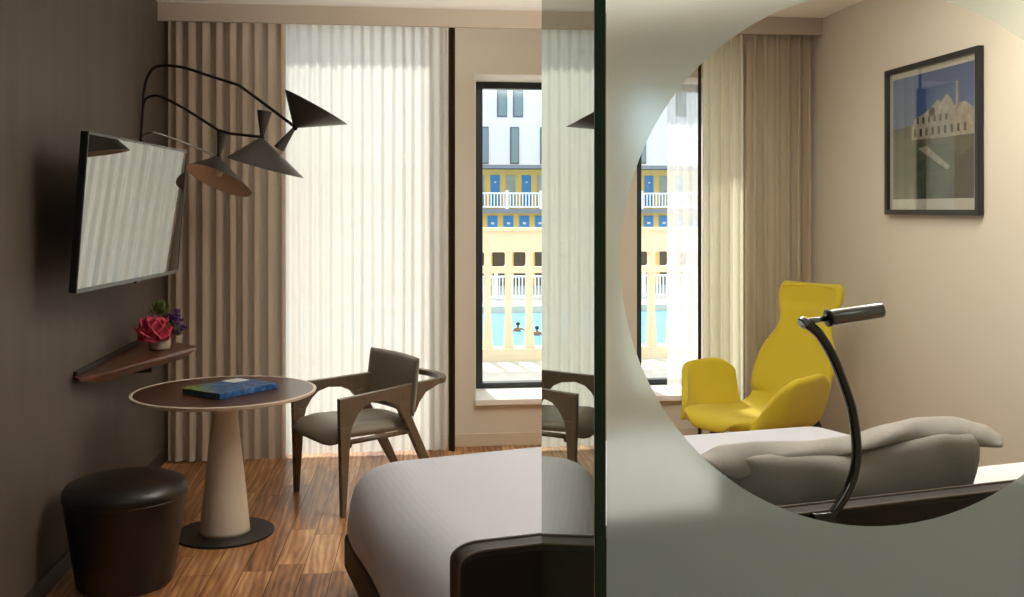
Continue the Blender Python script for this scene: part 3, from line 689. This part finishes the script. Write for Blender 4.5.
# ------------------------------------------------------------------ wooden armchair
m_cw = mat('bronze_stained_wood', (100, 84, 66), .36, noise=.18, nscale=10, stretch=(6, 6, 1))
m_cl = mat('taupe_leather', (138, 130, 116), .42, bump=.05, bscale=90)
ch = thing('armchair', 'dark wood armchair with grey leather seat and angled legs beside the round table', 'chair', (-.425, 5.67, 0))
bdir = Vector((.875, .484, 0)).normalized(); ld = Vector((-bdir.y, bdir.x, 0))   # ld: towards the far side
def cp(s_, l_, z_): return bdir*s_+ld*l_+Vector((0, 0, z_))
def sidew(s_): return .325-.085*max(0, s_)/.68
for sg in (1, -1):
    def pt(s_, z_, o=0): return cp(s_, sg*(sidew(s_)+o), z_)
    nv = ld*(-sg*.036)
    # front leg with arched shoulder
    MB().prism([pt(.012, 0), pt(.036, 0), pt(.060, .36), pt(.066, .44), pt(.078, .485), pt(-.002, .485), pt(0, .44)], nv).build('leg', m_cw, ch, bevel=.003, smooth=True)
    # arm, arched underneath, running back into a wedge that carries the back rail
    MB().prism([pt(-.002, .486), pt(.078, .486), pt(.11, .54), pt(.15, .578), pt(.21, .598), pt(.29, .592), pt(.35, .565), pt(.39, .52), pt(.41, .475), pt(.46, .475), pt(.50, .50), pt(.53, .555), pt(.575, .605), pt(.69, .648), pt(.69, .672), pt(.5, .666), pt(.2, .647), pt(-.004, .636)], nv).build('armrest', m_cw, ch, bevel=.003, smooth=True)
    # rear leg
    MB().prism([pt(.375, .56, .004), pt(.425, .575, .004), pt(.60, .22, .004), pt(.695, 0, .004), pt(.668, 0, .004), pt(.545, .22, .004)], nv*1.25).build('leg', m_cw, ch, bevel=.003, smooth=True)
    # rail from front leg to rear leg under the seat
    MB().tube([pt(.05, .395, -.018), pt(.49, .395, -.018)], .014, 8).build('seat_rail', m_cw, ch, smooth=True)
# curved back rail
pts = []
for k in range(17):
    a = -PI/2+PI*k/16; pts.append(cp(.675+.10*math.cos(a), (sidew(.68)-.018)*math.sin(a), .662))
rail = MB(); rows = []
for i, p in enumerate(pts):
    t_ = (pts[min(i+1, 16)]-pts[max(i-1, 0)]).normalized(); o_ = t_.cross(Vector((0, 0, 1)))
    rows.append([p+o_*.022+Vector((0, 0, .012)), p-o_*.022+Vector((0, 0, .012)), p-o_*.016+Vector((0, 0, -.022)), p+o_*.016+Vector((0, 0, -.022))])
rail.grid(rows, closed=True); rail.add(rows[0], [(0, 1, 2, 3)]); rail.add(rows[-1], [(0, 1, 2, 3)])
rail.build('back_rail', m_cw, ch, bevel=.005, smooth=True)
for s_ in (.075, .50): MB().tube([cp(s_, sidew(s_)-.03, .372), cp(s_, -sidew(s_)+.03, .372)], .014, 8).build('seat_rail', m_cw, ch, smooth=True)
def seatf(u_, v_):
    u_, v_ = u_*(1-.10*abs(v_)**5), v_*(1-.12*abs(u_)**5); s_ = .262+u_*.30-.012*(v_*v_)*(u_ < 0); wd = (sidew(s_)-.046 if s_ > .05 else .315)
    return cp(s_, v_*wd, .428+.02*(-u_)*.4-.022*(1-v_*v_)*(1-u_*u_)*.5-(.045*max(0, -u_-.5)**1.5*4 if u_ < -.5 else 0)), Vector((0, 0, 1))
cushion('seat', seatf, 24, 20, .048, m_cl, ch)
def backf(u_, v_):   # u vertical, v sideways
    z_ = .645+u_*.170; s_ = .525+.02*u_-.04*v_*v_*(-1)*-1
    return cp(s_, v_*.305, z_), (bdir*-1+Vector((0, 0, .3))).normalized()
cushion('backrest', backf, 18, 18, .028, m_cl, ch)

# ------------------------------------------------------------------ yellow lounge chair
m_yel = mat('mustard_yellow_wool', (190, 168, 24), .8, noise=.05, nscale=120, sheen=.15, bump=.06, bscale=350)
m_yleg = mat('black_brown_wood', (40, 34, 30), .4)
fdir = Vector((-.867, -.5, 0)).normalized()
yc = thing('lounge_chair', 'mustard yellow high backed lounge chair with wing arms beside the right wall', 'chair', (2.21, 5.75, 0), math.atan2(fdir.x, -fdir.y))
# local: -y forwards, x sideways, z up
def yshell():
    prof = [(-.45, .385, .10), (-.445, .415, .20), (-.38, .435, .27), (-.22, .425, .305), (-.05, .405, .31), (.10, .40, .305), (.20, .43, .275), (.26, .50, .27), (.305, .60, .285), (.35, .70, .285), (.39, .79, .265), (.425, .87, .215), (.45, .93, .19), (.47, 1.0, .20), (.495, 1.06, .228), (.51, 1.13, .235), (.515, 1.165, .225), (.513, 1.185, .205)]
    rows = []
    pts3 = smoothpath([Vector(p) for p in prof], 3)
    for q in pts3:
        y_, z_, w_ = q; row = []
        for j in range(17):
            v_ = j/8-1; cup = .03*v_*v_
            fy = -1*cup if z_ > .5 else 0
            row.append(Vector((v_*w_, y_+fy*1.6, z_+(cup*.6 if z_ <= .5 else 0))))
        rows.append(row)
    return MB().grid(rows).build('shell', m_yel, yc, smooth=True, solid=.055, sub=1, off=0)
yshell()
for sg in (1, -1):
    rows = []
    # wing: rooted along the seat side, rising and splaying outwards
    n = 22
    for i in range(n+1):
        t_ = i/n; y_ = -.42+.57*t_
        rise = .23*max(0, math.sin(PI*min(1, (t_*1.12)))**.55) if t_ < .5 else .23+(.05*(t_-.5)*2)*0
        rise = .305*(math.sin(PI/2*min(1, t_/.36))**.8)
        if t_ > .72: rise -= .09*((t_-.72)/.28)**2
        row = []
        for k in range(9):
            s_ = k/8; out_ = .245+.04*min(1, t_*3)+.02*math.sin(PI*t_)+.11*s_**.7*min(1, t_*3.5)*(1-.35*max(0, t_-.6)/.4)
            row.append(Vector((sg*out_, y_+.02*s_, .40+rise*s_+.02*t_+.012*s_*(1-s_))))
        rows.append(row)
    MB().grid(rows).build('armrest', m_yel, yc, smooth=True, solid=.042, sub=1)
for (sx, fy, x1, y1) in ((-1, -.20, .27, -.30), (1, -.20, .27, -.30), (-1, .22, .30, .44), (1, .22, .30, .44)):
    MB().tube([(sx*.16, fy, .37 if fy < 0 else .46), (sx*x1, y1, .001)], [.030, .016], 12).build('leg', m_yleg, yc, smooth=True)
cr = MB(); cr.box((-.20, -.24, .345), (.20, .20, .372)); cr.build('seat_frame', m_yleg, yc, bevel=.006)

# ------------------------------------------------------------------ framed picture
pc = thing('framed_picture', 'black framed colour photograph of a white building under blue sky on the right wall', 'picture', (XR, 5.155, 2.05))
m_fr = mat('black_frame', (26, 26, 26), .35); pw2, ph2 = .478, .428
f = MB(); fw = .030; dp = .035
for a_, b_ in (((-dp, -pw2, -ph2), (-.002, -pw2+fw, ph2)), ((-dp, pw2-fw, -ph2), (-.002, pw2, ph2)), ((-dp, -pw2+fw, ph2-fw), (-.002, pw2-fw, ph2)), ((-dp, -pw2+fw, -ph2), (-.002, pw2-fw, -ph2+fw))): f.box(a_, b_)
f.build('frame', m_fr, pc, bevel=.002)
MB().box((-.014, -pw2+fw, -ph2+fw), (-.004, pw2-fw, ph2-fw)).build('mat_board', mat('cream_mat_board', (226, 222, 208), .8), pc)
# the print: flat areas of colour laid in one sheet; y runs left(+) to right(-) as seen
pr = MB(); x_ = -.0145
cols = [mat('print_sky', (40, 78, 142), .6, rgb2=(84, 120, 172), nscale=3), mat('print_trees', (36, 48, 32), .6, rgb2=(60, 72, 44), nscale=16), mat('print_stone', (150, 140, 122), .6, rgb2=(206, 196, 176), nscale=26), mat('print_water', (44, 58, 40), .6, rgb2=(92, 104, 70), nscale=7, stretch=(1, 1, 3)), mat('print_dark', (40, 38, 34), .6), mat('print_bank', (110, 104, 78), .6, rgb2=(70, 74, 50), nscale=20)]
def P(pl, mi, lay=0):
    s0, s1 = -pw2+fw+.035, pw2-fw-.035; h0, h1 = -ph2+fw+.06, ph2-fw-.035
    vs = [(x_-.00025*lay, s1+(s0-s1)*u_, h0+(h1-h0)*v_) for u_, v_ in pl]; pr.add(vs, [tuple(range(len(vs)))], mi)
P([(0, 0), (1, 0), (1, 1), (0, 1)], 0)
P([(0, .0), (1, 0), (1, .50), (.6, .54), (.2, .52), (0, .53)], 3, 1)
P([(0, .50), (.18, .50), (.30, .52), (.30, .58), (.22, .60), (.1, .585), (0, .6)], 1, 2)
P([(.26, .47), (1, .47), (1, .66), (.9, .72), (.78, .70), (.76, .74), (.70, .80), (.62, .74), (.60, .77), (.46, .69), (.30, .64), (.26, .58)], 2, 3)
P([(.80, .66), (.83, .66), (.83, .88), (.80, .88)], 2, 3)
for k in range(9): a_ = .29+k*.075; P([(a_, .50), (a_+.03, .50), (a_+.03, .56), (a_, .56)], 4, 4)
for k in range(6): a_ = .33+k*.07; P([(a_, .60), (a_+.025, .60), (a_+.025, .65), (a_, .65)], 4, 4)
P([(.52+.04*math.cos(q*PI/8), .68+.035*math.sin(q*PI/8)) for q in range(16)], 4, 4)
P([(.2, .44), (1, .40), (1, .46), (.2, .48)], 5, 4); P([(.35, .40), (.7, .22), (.74, .24), (.45, .42)], 2, 4); P([(.7, 0), (1, 0), (1, .40), (.85, .30)], 4, 4)
pr.build('print', cols, pc)
MB().box((-.018, -pw2+fw, -ph2+fw), (-.0165, pw2-fw, ph2-fw)).build('glazing', thin_glass('picture_glass', (.93, .94, .93), 2.3), pc)

# ------------------------------------------------------------------ outside
m_terr = mat('terrace_concrete', (208, 202, 190), .8, noise=.05, nscale=4)
m_cream = mat('cream_concrete', (240, 220, 186), .8, noise=.03, nscale=6)
MB().box((-6, 7.42, -.3), (9, 11.4, -.02)).build('ground_terrace', m_terr, kind='structure')
def balustrade():
    t = thing('balustrade', 'cream concrete balustrade with rounded openings at the edge of the terrace', 'balustrade', (0, 11, 0))
    mb = MB(); p = .234; x0 = (483.7+3.4-512)/995
    # reference: a column centred at px 509 at Y=11
    xc = atY(509, 300, 11).x; D = .12; cw = .066
    mb.box((-5, 0, 1.18), (8, D, 1.42)); mb.box((-5, 0, .945), (8, D, 1.015)); mb.box((-5, -.06, -.02), (8, D+.06, .11))
    k0 = int((-5-xc)/p)+1
    while xc+k0*p < 7.9:
        c = xc+k0*p; mb.box((c-cw/2, .004, .1), (c+cw/2, D-.004, 1.2))
        # rounded corners of the openings
        for (sx, zz, s_) in ((1, 1.18, -1), (-1, 1.18, -1), (1, .945, -1), (-1, .945, -1), (1, 1.015, 1), (-1, 1.015, 1)):
            r_ = .03; a0 = Vector((c+sx*cw/2, 0, zz)); poly = [a0]
            for q in range(5):
                an = q*PI/8; poly.append(Vector((c+sx*cw/2+sx*r_*(1-math.sin(an)), 0, zz+s_*r_*(1-math.cos(an)))))
            mb.prism([p_+Vector((0, .002, 0)) for p_ in poly], (0, D-.004, 0))
        # widening foot of the column
        for sx in (1, -1): mb.prism([(c+sx*cw/2, 0, .11), (c+sx*(cw/2+.02), 0, .11), (c+sx*cw/2, 0, .45)], (0, D, 0))
        k0 += 1
    mb.build('openwork_panel', m_cream, t); MB().box((-5, -.03, 1.42), (8, D+.03, 1.455)).build('coping', m_cream, t)
balustrade()
# pool court, 50 m deep, pool level below
ZP = -3.2
m_deck = mat('pool_deck_stone', (178, 176, 172), .8, noise=.05, nscale=.8)
MB().box((-30, 11.5, ZP-.6), (50, 33, ZP+.3)).build('ground_deck_near', m_deck, kind='structure')
m_pool = bpy.data.materials.new('pool_water'); m_pool.use_nodes = True; nt = m_pool.node_tree; b = nt.nodes['Principled BSDF']
n = nt.nodes.new('ShaderNodeTexNoise'); n.inputs['Scale'].default_value = 2.2; n.inputs['Detail'].default_value = 3; tc = nt.nodes.new('ShaderNodeTexCoord'); nt.links.new(tc.outputs['Object'], n.inputs['Vector'])
r = nt.nodes.new('ShaderNodeValToRGB'); r.color_ramp.elements[0].position = .35; r.color_ramp.elements[1].position = .68; r.color_ramp.elements[0].color = lin((100, 180, 208)); r.color_ramp.elements[1].color = lin((140, 206, 224))
nt.links.new(n.outputs[0], r.inputs[0]); nt.links.new(r.outputs[0], b.inputs['Base Color']); b.inputs['Roughness'].default_value = .3; b.inputs['Specular IOR Level'].default_value = .2
MB().box((-30, 33, ZP-.5), (50, 46.5, ZP)).build('pool_water', m_pool, kind='stuff')
for o in (bpy.data.objects['pool_water'],): tag(o, 'pale turquoise swimming pool water below the terrace', 'water')
MB().box((-30, 46.5, ZP-.6), (50, 47.0, ZP+.32)).build('ground_pool_edge', mat('pool_coping', (206, 196, 180), .7), kind='structure')
MB().box((-30, 47.0, ZP-.6), (50, 64, ZP+.25)).build('ground_deck_far', m_deck, kind='structure')
DB = 60.0
m_wr = mat('white_railing_paint', (240, 240, 240), .5)
def railing(name, x0, x1, y, z0, z1, pitch, bw, post_every, label, group=None):
    t = thing(name, label, 'railing', ((x0+x1)/2, y, z0)); c = (x0+x1)/2
    mb = MB(); x_ = x0; k = 0; hgt = z1-z0
    mb.box((x0-c, -.05, hgt-.10), (x1-c, .05, hgt)); mb.box((x0-c, -.05, .08), (x1-c, .05, .18))
    while x_ < x1:
        mb.box((x_-c-bw/2, -.03, .1), (x_-c+bw/2, .03, hgt-.05)); x_ += pitch
    mb.build('balusters', m_wr, t)
    pst = MB(); x_ = x0+post_every*.5
    while x_ < x1: MB().box((x_-c-.09, -.09, 0), (x_-c+.09, .09, hgt+.12)).build('post', m_wr, t); x_ += post_every
    return t
def YB(px): return atY(px, 210, DB).x
zz = lambda py, d=DB: H-(py-210)*d*1.0/995*.985     # height of a pixel row on the facade
bd = thing('poolside_building', 'yellow pool building with blue doors behind a white balcony railing', 'building', (10, DB, ZP))
P0 = Vector((10, DB, ZP))
m_yf = mat('yellow_render', (255, 214, 124), .8, noise=.03, nscale=.6); m_blue = mat('blue_door_paint', (66, 146, 206), .5); m_bframe = mat('white_tower_render', (238, 240, 244), .8, noise=.02, nscale=.3)
m_slab = mat('grey_slab', (128, 132, 138), .7); m_win = mat('curtained_window', (150, 160, 150), .35, rgb2=(190, 196, 176), nscale=1.5); m_dkop = mat('dark_arcade', (92, 78, 60), .8)
xa, xb = -14, 40
MB().box((xa-10, 0, 0), (xb-10, 6, zz(212)-ZP)).build('ground_wall', m_yf, bd)
MB().box((xa-10, .8, zz(212)-ZP), (xb-10, 6, zz(167)-ZP)).build('upper_wall', m_yf, bd)
MB().box((xa-10, -1.2, zz(213)-ZP), (xb-10, 2, zz(209)-ZP)).build('balcony_slab', m_slab, bd, label='grey balcony slab')
MB().box((xa-10, -1.0, zz(168)-ZP), (xb-10, 6, zz(164.5)-ZP)).build('roof_slab', m_slab, bd, label='grey flat roof edge')
pxs = 16.05*DB/995*1.0
x0 = YB(496.5)
k = -10
while True:
    c = x0+k*pxs
    if c > YB(720): break
    if c > YB(430):
        odd = k % 2
        mm = m_blue if not odd else m_win
        o = MB().box((c-.28-10, .72, zz(207)-ZP), (c+.28-10, .82, zz(174)-ZP)).build('door' if not odd else 'window', mm, bd)
        if not odd: MB().box((c-.06-10, .69, zz(182)-ZP), (c+.06-10, .72, zz(180.5)-ZP)).build('door_plate', m_wr, o)
    k += 1
x0 = YB(492.5); k = -10
while True:
    c = x0+k*pxs
    if c > YB(720): break
    if c > YB(430):
        o = MB().box((c-.30-10, -.08, zz(233)-ZP), (c+.30-10, .02, zz(216)-ZP)).build('door', m_blue, bd)
        MB().box((c-.10-10, -.11, zz(224.5)-ZP), (c+.10-10, -.08, zz(222.5)-ZP)).build('door_plate', m_wr, o)
    k += 1
x0 = YB(478); k = 0
MB().box((xa-10, -.5, zz(246)-ZP), (xb-10, .0, zz(238)-ZP)).build('fascia', m_yf, bd)
while k < 16:
    c = x0+k*1.3
    MB().box((c-.42-10, -.05, .25), (c+.42-10, .01, zz(253)-ZP)).build('arcade_opening', m_dkop, bd); k += 1
railing('balcony_railing', YB(420), YB(730), DB-1.1, zz(209, DB-1.1), zz(192, DB-1.1), .19, .07, 2.05, 'white balcony railing along the upper floor with blue doors')
railing('pool_railing', atY(420, 290, 51).x, atY(730, 290, 51).x, 51, ZP+.25, zz(277, 51), .17, .07, 2.6, 'white railing along the far side of the swimming pool')
tw = thing('white_apartment_block', 'white apartment block with tall narrow windows above the yellow pool building', 'building', (10, DB+8, ZP)); D2 = DB+8
z2 = lambda py: H-(py-210)*D2/995*.985-ZP
MB().box((-24, 0, 0), (30, 8, z2(20))).build('wall', m_bframe, tw)
m_tg = mat('grey_green_window_glass', (126, 146, 150), .2); m_tf = mat('grey_window_frame', (96, 104, 110), .5)
for (pa, pb, ya, yb) in ((497, 507, 84, 115), (513, 523, 84, 115), (480, 488.5, 125, 163), (510, 519, 125, 163), (540, 549, 125, 163), (450, 459, 84, 115), (676, 686, 80, 112), (636.5, 646, 125, 162), (600, 609, 84, 114), (660, 669, 84-60, 54), (560, 569, 84, 115)):
    X0, X1 = atY(pa, 100, D2).x-10, atY(pb, 100, D2).x-10
    o = MB().box((X0, -.06, z2(yb)), (X1, .01, z2(ya))).build('window', m_tf, tw); MB().box((X0+.09, -.09, z2(yb)+.09), (X1-.05, -.06, z2(ya)-.09)).build('pane', m_tg, o)
# swimmers
def swimmer(px, py, flip, label):
    p = atZ(px, py, ZP+.05); t = None
    me = bpy.data.meshes.new('person')
    vs = [(0, 0, -.25), (0, 0, 0), (0, 0, .18), (0, 0, .38), (.22*flip, 0, .10), (.45*flip, -.1, .0), (.7*flip, -.15, .06), (-.22*flip, 0, .08), (-.38*flip, -.2, -.08)]
    es = [(0, 1), (1, 2), (2, 3), (1, 4), (4, 5), (5, 6), (1, 7), (7, 8)]
    me.from_pydata(vs, es, []); o = bpy.data.objects.new('person', me); COL.objects.link(o)
    q = o.modifiers.new('skin', 'SKIN'); rad = [.16, .17, .06, .12, .07, .05, .035, .07, .05]
    for i, r_ in enumerate(rad): me.skin_vertices[0].data[i].radius = (r_, r_)
    q2 = o.modifiers.new('sub', 'SUBSURF'); q2.levels = 1; q2.render_levels = 1
    me.materials.append(mat('tanned_skin', (150, 104, 78), .5)); o.location = p; o.scale = (.6, .6, .6)
    tag(o, label, 'person', 'swimmers in the pool')
    hr = MB(); hr.lathe([(.06, .30), (.135, .36), (.14, .42), (.11, .49), (.05, .53), (.001, .535)], 16, cap=False); hh = hr.build('hair', mat('dark_hair', (34, 26, 22), .6), o, smooth=True)
swimmer(518, 330, 1, 'swimmer with dark hair in the pool, seen through the middle balustrade opening')
swimmer(537, 334, -1, 'swimmer in the pool at the right edge of the left window view')
# added see-through strip imitating a bright glass reflection in the right window
m_veil = cloth('white_reflection_veil', (250, 250, 250), .6, .38, .0)
curtain('sheer_panel', 2.02, 2.30, 7.14, .33, 2.58, .07, .010, m_veil, 'thin see-through white strip standing in for a glass reflection in the right window recess', seed=4)
